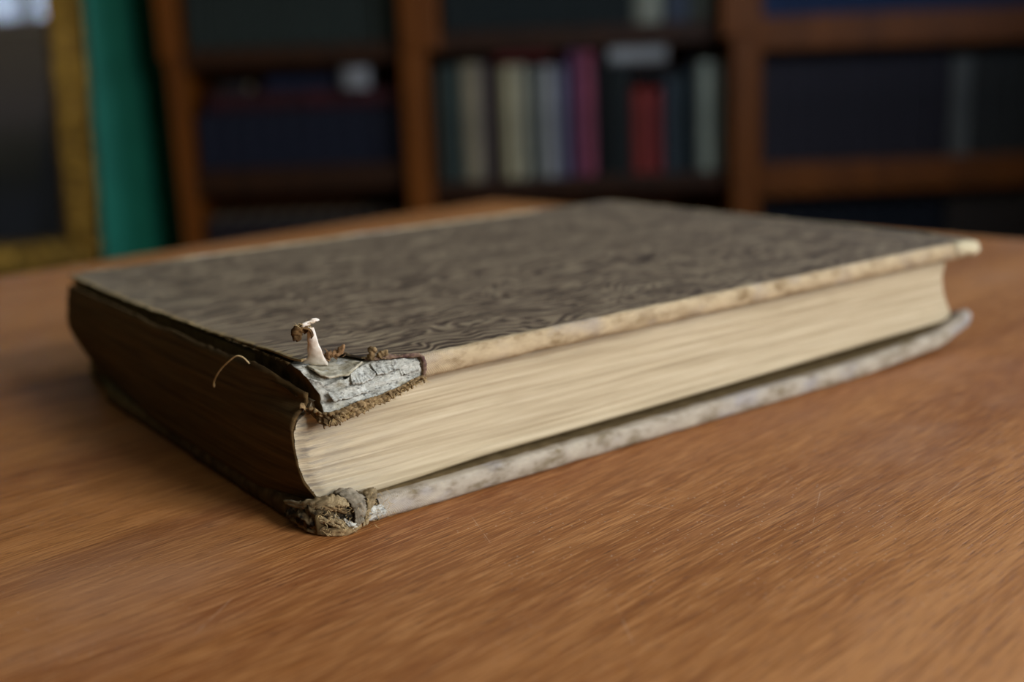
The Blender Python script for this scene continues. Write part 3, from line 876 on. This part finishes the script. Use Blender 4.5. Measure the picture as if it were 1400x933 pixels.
# crumpled lower corner
def crease(p, seed):
    a = 1 - abs(n1(p.x * 0.30 + seed, p.y * 0.30, p.z * 0.34)) * 2.6
    b = 1 - abs(n1(p.x * 0.75 + seed, p.y * 0.75 + 3, p.z * 0.8)) * 2.6
    c = fbm(p.x * 1.6, p.y * 1.6 + seed, p.z * 1.6, 3)
    return 0.6 * max(-0.6, a) + 0.3 * max(-0.6, b) + 0.22 * c


def crumple(name, path, radii, m, parent, n=70, sides=28, amp=1.0, seed=0.0):
    P = smooth_path(path, n); V, F = tube(P, [1] * n, sides); V2 = []
    Rr = smooth_path([(r, 0, 0) for r in radii], n)
    for i in range(n):
        c = P[i]; e = math.sqrt(max(0.02, 1 - (abs(i / (n - 1) * 2 - 1)) ** 8))
        for k in range(sides):
            d = V[i * sides + k] - c
            q = c + d * Rr[i].x
            p = c + d * (Rr[i].x * e + amp * (crease(q, seed) - 0.3))
            p.z = max(0.03, p.z); V2.append(p)
    return obj(name, V2, F, m, parent, scale=MM)


SH = Vector((1.2, 1.3, -0.6))
wrap = crumple('crumpled_corner', [(-3.2, 15, 2.6), (-2.8, 9, 3.0), (-1.2, 4.4, 3.8), (1.6, 2.6, 4.3), (5.0, 2.2, 4.4), (8.8, 2.0, 4.0), (14.0, 2.0, 3.3)], [1.2, 1.8, 2.6, 3.2, 3.4, 3.0, 2.0], crumple_m, back, 150, 60, 0.95, 3.0)
wrap['label'] = 'crumpled cloth with darkened creases at the lower corner'
grey_fold = mat_simple('grey_folded_cloth', (92, 84, 70), (150, 140, 120), (420, 420, 420), 0.95, 0.1, 0.6, 0.0004)
SH = (0.9, 1.0, -0.5)
K = dict(shift=SH, rag=0.3)
ribbon('cloth_fold', [(4.6, 2.6, 8.9), (5.0, 0.0, 9.2), (5.6, -2.4, 8.0), (6.0, -3.4, 5.8), (5.6, -3.6, 3.4), (4.8, -3.5, 1.6)], [2.2, 2.3, 2.1, 1.7, 1.2, 0.6], (0.95, 0.1, -0.15), grey_fold, back, 50, 13, 2.0, label='greyish fold of cloth', **K)
ribbon('cloth_fold', [(10.4, 2.4, 7.2), (10.2, 0.0, 7.7), (10.0, -1.6, 6.9), (9.2, -2.4, 5.2), (8.0, -2.9, 3.2), (6.8, -3.2, 1.4)], [1.5, 1.6, 1.5, 1.2, 0.9, 0.5], (0.9, 0.2, 0.2), tan_cloth, back, 44, 9, 6.0, **K)
ribbon('cloth_fold', [(-4.6, 13, 5.4), (-4.0, 7, 6.2), (-2.8, 2.4, 7.4), (-0.4, -0.4, 8.4), (1.8, -1.8, 8.2), (3.6, -2.4, 7.2)], [0.5, 0.8, 1.3, 1.5, 1.3, 0.6], (0.35, 0.65, 0.65), tan_cloth, back, 50, 9, 9.0, **K)
ribbon('cloth_fold', [(-3.6, 3.0, 6.4), (-1.6, 0.0, 6.8), (0.6, -1.9, 6.6), (2.6, -2.8, 5.4)], [0.25, 0.45, 0.5, 0.3], (0.2, 0.3, 0.9), ochre, back, 44, 7, 10.0, 0.4, shift=SH, rag=0.8)
ribbon('cloth_fold', [(-3.2, 5.0, 3.6), (-2.6, 1.2, 4.4), (-1.0, -1.6, 4.2), (1.2, -2.9, 3.0), (2.8, -3.4, 1.6)], [0.4, 0.8, 1.0, 0.9, 0.4], (0.3, 0.1, 0.95), tan_cloth, back, 44, 9, 21.0, 0.5, shift=SH, rag=0.6)
ribbon('cloth_fold', [(-4.4, 7, 1.3), (-3.4, 1.6, 1.4), (-1.6, -1.4, 1.4), (1.0, -3.2, 1.3), (3.6, -3.8, 1.5), (5.6, -3.4, 1.6)], [0.5, 0.7, 0.8, 0.9, 0.8, 0.4], (0.2, 0.3, 0.9), ochre, back, 44, 9, 13.0, 0.4, shift=(0.9, 1.0, -0.3), rag=0.6)
ribbon('bare_board', [(2.0, -3.0, 3.6), (3.0, -3.5, 2.6), (4.2, -3.7, 2.0), (5.4, -3.4, 2.0)], [0.5, 1.0, 0.9, 0.4], (-0.3, 0.2, 0.9), expo_m, back, 24, 9, 4.0, **K)
ribbon('bare_board', [(8.6, -2.0, 2.2), (9.6, -1.9, 2.5), (11.0, -1.6, 2.7), (12.6, -1.4, 2.7), (13.8, -1.2, 2.4)], [0.4, 1.3, 1.7, 1.4, 0.5], (0.05, -0.1, 0.9), expo_m, back, 30, 11, 14.0, 0.2, 0.4)
ribbon('bare_board', [(-0.6, -0.9, 5.4), (0.4, -1.7, 4.6), (1.6, -2.2, 4.0)], [0.3, 0.6, 0.3], (0.5, 0.2, 0.8), grey_fold, back, 20, 7, 24.0, 0.3, 0.3, shift=SH)
fz = Fuzz()
for k in range(120):
    t = random.random(); x = -4 + 19 * t
    fz.add((x, -2.4 + 0.08 * x + random.uniform(-1.4, 1), random.uniform(0.4, 7.6)), (random.uniform(-0.7, 0.7), -0.8, random.uniform(-0.6, 0.6)), random.uniform(0.6, 2.0), 0.065, 0.5)
for k in range(110):
    x = random.uniform(14, 242); fz.add((x, -0.4, random.choice((0.6, 4.8)) + warp_low(x, 0)), (random.uniform(-0.7, 0.7), -0.7, random.uniform(-0.1, 0.4)), random.uniform(0.3, 0.8), 0.05, 0.5)
fz.done('frayed_fibres', fibre, back)

# ------------------------------------------------------------------ the bookcase
case_m = mat_wood_case()
CF = 2.60
shaded_shelf = mat_simple('shelf_wood_with_shade', (40, 20, 5), (54, 28, 8), (30, 30, 3), 0.55, 0.2, 0.1, 0.001)  # bookcase wood darkened: recess shade of left and middle bays put into colour
case_o = room(0, CF, 0)
case = tag(empty('bookcase', case_o, ROOM_ROT), 'large brown wooden bookcase with three bays along the back wall', 'bookcase')
D = 0.29
def cbox(name, r0, r1, y0, y1, z0, z1, bev=0.004, **k):
    return bevel_box(name, (r0, y0, z0), (r1, y1, z1), k.pop('m', case_m), case, bev, 2, **k)
SA = TAB
uprights = [(-0.724, -0.684, -0.715, -0.682), (-0.210, -0.128, -0.214, -0.158), (0.474, 0.561, 0.497, 0.561), (1.21, 1.28, 1.21, 1.28)]
for a, b, c_, d_ in uprights:
    cbox('upright', c_, d_, 0, D, 0.0, SA + 0.125)
    cbox('upright', a, b, -0.004, D, SA + 0.1255, 1.95)
bays = [(-0.682, -0.214), (-0.158, 0.497), (0.561, 1.21)]
levels = [  # z top of shelf relative to table top and thickness, per bay
    [(-0.112, 0.056), (0.147, 0.042)], [(-0.161, 0.040), (0.162, 0.046)], [(-0.150, 0.070), (0.163, 0.070)]]
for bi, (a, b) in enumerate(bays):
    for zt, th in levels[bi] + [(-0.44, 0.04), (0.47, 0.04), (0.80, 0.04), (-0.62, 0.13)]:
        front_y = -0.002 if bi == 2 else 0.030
        cbox('shelf', a - 0.001, b + 0.001, front_y, D, SA + zt - th, SA + zt, m=case_m if bi == 2 else shaded_shelf)
cbox('back_panel', -0.715, 1.27, D, D + 0.012, 0.02, 1.94, 0.001)
cbox('cornice', -0.76, 1.32, -0.035, D, 1.95, 2.02, 0.012)

# ---- books on its shelves
BOOK_MATS = {}
paper_m = mat_simple('shelf_book_paper', (170, 156, 126), (196, 182, 150), (30, 30, 300), 0.9, 0.1, 0)
def cloth(rgb):
    if rgb not in BOOK_MATS: BOOK_MATS[rgb] = mat_cloth('binding_%d' % len(BOOK_MATS), rgb)
    return BOOK_MATS[rgb]


def shelf_book(label, r, z, wd, ht, dp, rgb, y=0.042, group=None, lean=0.0, flat=False, name='shelf_book'):
    """upright book, spine to the front; r = left side, z = height of what it stands on"""
    root = empty(name, case_o + RT * r + FW * y + Vector((0, 0, z)), ROOM_ROT)
    root.rotation_euler = (0, lean, ROOM_ROT)
    tag(root, label, 'book', group)
    c = 0.003
    def rect(n, x0, x1, y0, y1, z0, z1, m): return bevel_box(n, (x0, y0, z0), (x1, y1, z1), m, root, 0.0012, 1)
    W_, H_ = (wd, ht)
    if not flat:
        # rounded spine and the two boards in one cover
        V, F = [], []
        prof = []
        for k in range(9):
            a = math.pi * k / 8; prof.append((W_ / 2 - W_ / 2 * math.cos(a), 0.010 - 0.010 * math.sin(a)))
        prof += [(W_, dp), (W_ - c, dp)] + [(W_ - c, 0.012), (c, 0.012)] + [(c, dp), (0, dp)]
        n = len(prof)
        for zz in (0, H_): V += [(x, yy, zz) for x, yy in prof]
        F = [(i, (i + 1) % n, n + (i + 1) % n, n + i) for i in range(n)] + [tuple(range(n)), tuple(range(n, 2 * n))]
        o = obj('cover', V, F, cloth(rgb), root, smooth=False)
        rect('pages', c, W_ - c, 0.0125, dp - 0.006, 0.004, H_ - 0.004, paper_m)
    else:
        # lying: wd = length across the shelf, ht = thickness
        prof = [(0, 0.0), (0, c)]
        V, F = [], []
        pr = []
        for k in range(9):
            a = math.pi * k / 8; pr.append((0.008 - 0.008 * math.sin(a), H_ / 2 - H_ / 2 * math.cos(a)))
        pr += [(dp, H_), (dp, H_ - c), (0.010, H_ - c), (0.010, c), (dp, c), (dp, 0)]
        n = len(pr)
        for xx in (0, W_): V += [(xx, yy, zz) for yy, zz in pr]
        F = [(i, (i + 1) % n, n + (i + 1) % n, n + i) for i in range(n)] + [tuple(range(n)), tuple(range(n, 2 * n))]
        obj('cover', V, F, cloth(rgb), root, smooth=False)
        rect('pages', 0.004, W_ - 0.004, 0.0105, dp - 0.006, c, H_ - c, paper_m)
    return root


def copy_tree(o):
    c = o.copy(); COL.objects.link(c)
    for ch in o.children:
        d = ch.copy(); COL.objects.link(d); d.parent = c
    return c


def book_set(label, r0, r1, n, z, ht, dp, rgb, group, y=0.042):
    wd = (r1 - r0) / n - 0.0012; first = None
    for i in range(n):
        r = r0 + (r1 - r0) * i / n
        if first is None: first = shelf_book(label, r, z, wd, ht, dp, rgb, y, group); o = first
        else:
            o = copy_tree(first); o.location = case_o + RT * r + FW * (y + random.uniform(0, 0.004)) + Vector((0, 0, z))


E0 = 0.0005
zA = [SA + l[1][0] + E0 for l in levels]; zB = [SA + l[0][0] + E0 for l in levels]; zC = SA - 0.44 + E0
# top row
book_set('dark green bound volume in the top left row of the bookcase', -0.676, -0.222, 11, zA[0], 0.23, 0.17, (44, 56, 44), 'dark green volumes, top row at left')
book_set('blackish green volume in the top middle row of the bookcase', -0.120, 0.290, 10, zA[1], 0.24, 0.17, (28, 42, 38), 'blackish green volumes, top row in the middle')
shelf_book('cream spined book in the top middle row beside black volumes', 0.293, zA[1], 0.062, 0.23, 0.16, (150, 150, 130))
shelf_book('dull slate blue book right of the cream one, top middle row', 0.357, zA[1], 0.055, 0.22, 0.16, (70, 78, 92))
shelf_book('grey olive book at the right end of the top middle row', 0.414, zA[1], 0.055, 0.22, 0.16, (92, 96, 84))
book_set('navy blue volume in the top right row of the bookcase', 0.570, 1.200, 14, zA[2], 0.24, 0.17, (32, 58, 98), 'navy volumes, top row at right')
# middle row, left bay: navy volumes with folios lying on them
book_set('short navy volume under the crimson books in the left bay', -0.676, -0.225, 10, zB[0], 0.122, 0.17, (11, 17, 46), 'short navy volumes in the left bay')
zz = zB[0] + 0.122 + E0
shelf_book('dark crimson book lying flat, left one on the navy volumes', -0.645, zz, 0.205, 0.040, 0.15, (66, 14, 20), flat=True)
shelf_book('dark crimson book lying flat, right one on the navy volumes', -0.435, zz, 0.200, 0.040, 0.15, (74, 16, 24), flat=True)
shelf_book('blue black book lying on the two crimson books', -0.515, zz + 0.040 + E0, 0.165, 0.030, 0.14, (22, 32, 62), flat=True)
shelf_book('small dim grey book lying on the left crimson book', -0.615, zz + 0.040 + E0, 0.060, 0.022, 0.10, (50, 48, 46), flat=True)
shelf_book('little pale grey book upright on the crimson book, left bay', -0.345, zz + 0.040 + E0, 0.058, 0.044, 0.09, (150, 148, 146), y=0.012)
# middle row, middle bay
zm = zB[1]
mid = [  # label, r0, width, height, colour, y
    ('dull grey green book at the left end of the middle row', -0.146, 0.026, 0.250, (78, 80, 66), 0.042),
    ('dark teal book second from left in the middle row', -0.119, 0.026, 0.252, (52, 82, 78), 0.042),
    ('broad taupe book left of the brown gap, middle row', -0.092, 0.046, 0.254, (156, 142, 112), 0.042),
    ('mauve grey thin book right of the taupe one, middle row', -0.045, 0.015, 0.252, (122, 106, 104), 0.042),
    ('dark brown book left of the cream one, middle row', -0.029, 0.026, 0.245, (66, 48, 26), 0.045),
    ('cream book with broad spine in the middle row', -0.002, 0.030, 0.246, (196, 182, 140), 0.042),
    ('ivory book just right of the cream book, middle row', 0.029, 0.026, 0.246, (186, 178, 148), 0.042),
    ('sage grey book between ivory and silver books, middle row', 0.056, 0.027, 0.240, (112, 116, 104), 0.042),
    ('silver grey book in the middle row', 0.084, 0.033, 0.242, (170, 168, 162), 0.042),
    ('blue grey book left of the pink books, middle row', 0.118, 0.026, 0.240, (110, 110, 130), 0.042),
    ('purple spined tall book in the middle row', 0.145, 0.024, 0.275, (112, 66, 100), 0.042),
    ('rose red tall book right of the purple one, middle row', 0.170, 0.034, 0.270, (158, 76, 94), 0.042),
    ('near black book right of the rose red one', 0.205, 0.028, 0.245, (22, 20, 18), 0.04),
    ('greenish black broad book in the middle row', 0.234, 0.046, 0.238, (28, 38, 34), 0.035),
]
for lb, r, wd, ht, rgb, y in mid: shelf_book(lb, r, zm, wd - 0.001, ht, 0.16, rgb, y)
mid2 = [
    ('brick red book under the pale lying book, middle row', 0.285, 0.033, 0.186, (150, 56, 46), 0.042),
    ('scarlet book beside the brick red one, middle row', 0.319, 0.033, 0.184, (134, 42, 38), 0.042),
    ('dark slate book right of the scarlet one, middle row', 0.353, 0.030, 0.205, (66, 76, 84), 0.042),
    ('dark teal grey book in the middle row near its right end', 0.384, 0.022, 0.215, (56, 74, 74), 0.042),
    ('inky navy book left of the pale pair, middle row', 0.407, 0.022, 0.240, (22, 30, 42), 0.042),
    ('pale grey green book at the right end, middle row', 0.430, 0.034, 0.238, (158, 164, 144), 0.042),
    ('light grey book against the right post, middle row', 0.465, 0.026, 0.236, (128, 132, 122), 0.042),
]
for lb, r, wd, ht, rgb, y in mid2: shelf_book(lb, r, zm, wd - 0.001, ht, 0.16, rgb, y)
shelf_book('black green book lying on the red books in the middle row', 0.285, zm + 0.2055, 0.098, 0.020, 0.13, (36, 38, 40), flat=True)
shelf_book('pale grey book lying on top of the row above red books', 0.238, zm + 0.2400, 0.125, 0.0362, 0.13, (176, 176, 172), flat=True)
shelf_book('dark red book lying on the cream and silver books', -0.010, zm + 0.2545 + E0, 0.125, 0.018, 0.13, (110, 22, 20), flat=True)
# middle row, right bay
book_set('violet black bound volume in the right bay, middle row', 0.572, 0.985, 10, zB[2], 0.225, 0.17, (58, 52, 62), 'violet black volumes in the right bay')
book_set('charcoal volume right of the violet black volumes', 1.040, 1.200, 4, zB[2], 0.222, 0.17, (68, 68, 64), 'charcoal volumes in the right bay')
shelf_book('grey spined volume between violet black and charcoal volumes', 0.988, zB[2], 0.048, 0.215, 0.17, (112, 112, 106))
# lowest row
book_set('dark maroon volume in the low left row below the navy ones', -0.676, -0.225, 11, zC, 0.215, 0.17, (44, 28, 30), 'dark maroon volumes, low row at left')
book_set('midnight blue volume in the low right row of the bookcase', 0.575, 0.985, 10, zC, 0.195, 0.17, (26, 34, 48), 'midnight blue volumes, low row at right')
book_set('brownish grey volume in the low right row of the bookcase', 0.990, 1.200, 5, zC, 0.198, 0.17, (78, 66, 56), 'brownish grey volumes, low row at right')

# ------------------------------------------------------------------ gilt framed picture on the diagonal wall
gilt, paint, glass = mat_gilt(), mat_picture(), mat_glass()
pf = 2.655
prp = Vector((on_left(pf), pf)) + Vector((LD.y, -LD.x)) * 0.004
p0 = room(prp.x, prp.y, 0)
ldir = RT * LD.x + FW * LD.y
pic = empty('framed_picture', p0, math.atan2(ldir.y, ldir.x))
CRK = math.radians(2.5)
pic.matrix_world = Matrix.Translation(p0 + Vector((0, 0, TAB - 0.285))) @ Matrix.Rotation(math.atan2(ldir.y, ldir.x), 4, 'Z') @ Matrix.Rotation(CRK, 4, 'Y') @ Matrix.Translation((0, 0, -(TAB - 0.285)))      # local +x along the wall to the right, -y into the room
tag(pic, 'large dark picture in an ornate gold frame on the green wall', 'picture')
PW, PZ0, PZ1 = 0.95, TAB - 0.325, TAB + 0.95
prof = [(0, 0), (0, 0.022), (0.005, 0.030), (0.015, 0.035), (0.027, 0.036), (0.037, 0.030), (0.046, 0.022), (0.055, 0.022), (0.065, 0.023), (0.073, 0.018), (0.082, 0.014), (0.082, 0)]
corners = [(-PW, PZ0), (0, PZ0), (0, PZ1), (-PW, PZ1)]
cen = (-PW / 2, (PZ0 + PZ1) / 2)
for k in range(4):
    a, b = corners[k], corners[(k + 1) % 4]; n = 90
    V = []
    for i in range(n):
        t = i / (n - 1)
        for o_, h in prof:
            def ins(c): return (c[0] + (o_ if c[0] < cen[0] else -o_), c[1] + (o_ if c[1] < cen[1] else -o_))
            A, B = ins(a), ins(b)
            x = A[0] + (B[0] - A[0]) * t; z = A[1] + (B[1] - A[1]) * t
            hh = h + (0.007 * fbm(x * 34, o_ * 50, z * 34, 3) + 0.004 * math.sin((x + z) * 190)) * (1 if 0.003 < o_ < 0.06 and h > 0.01 else 0)
            V.append((x, -hh, z))
    obj('frame_rail', V, grid_faces(n, len(prof)), gilt, pic)
bevel_box('canvas', (-PW + 0.074, -0.010, PZ0 + 0.074), (-0.074, -0.002, PZ1 - 0.074), paint, pic, 0, label='dark painted landscape')
bevel_box('glass_pane', (-PW + 0.074, -0.0135, PZ0 + 0.074), (-0.074, -0.0125, PZ1 - 0.074), glass, pic, 0)
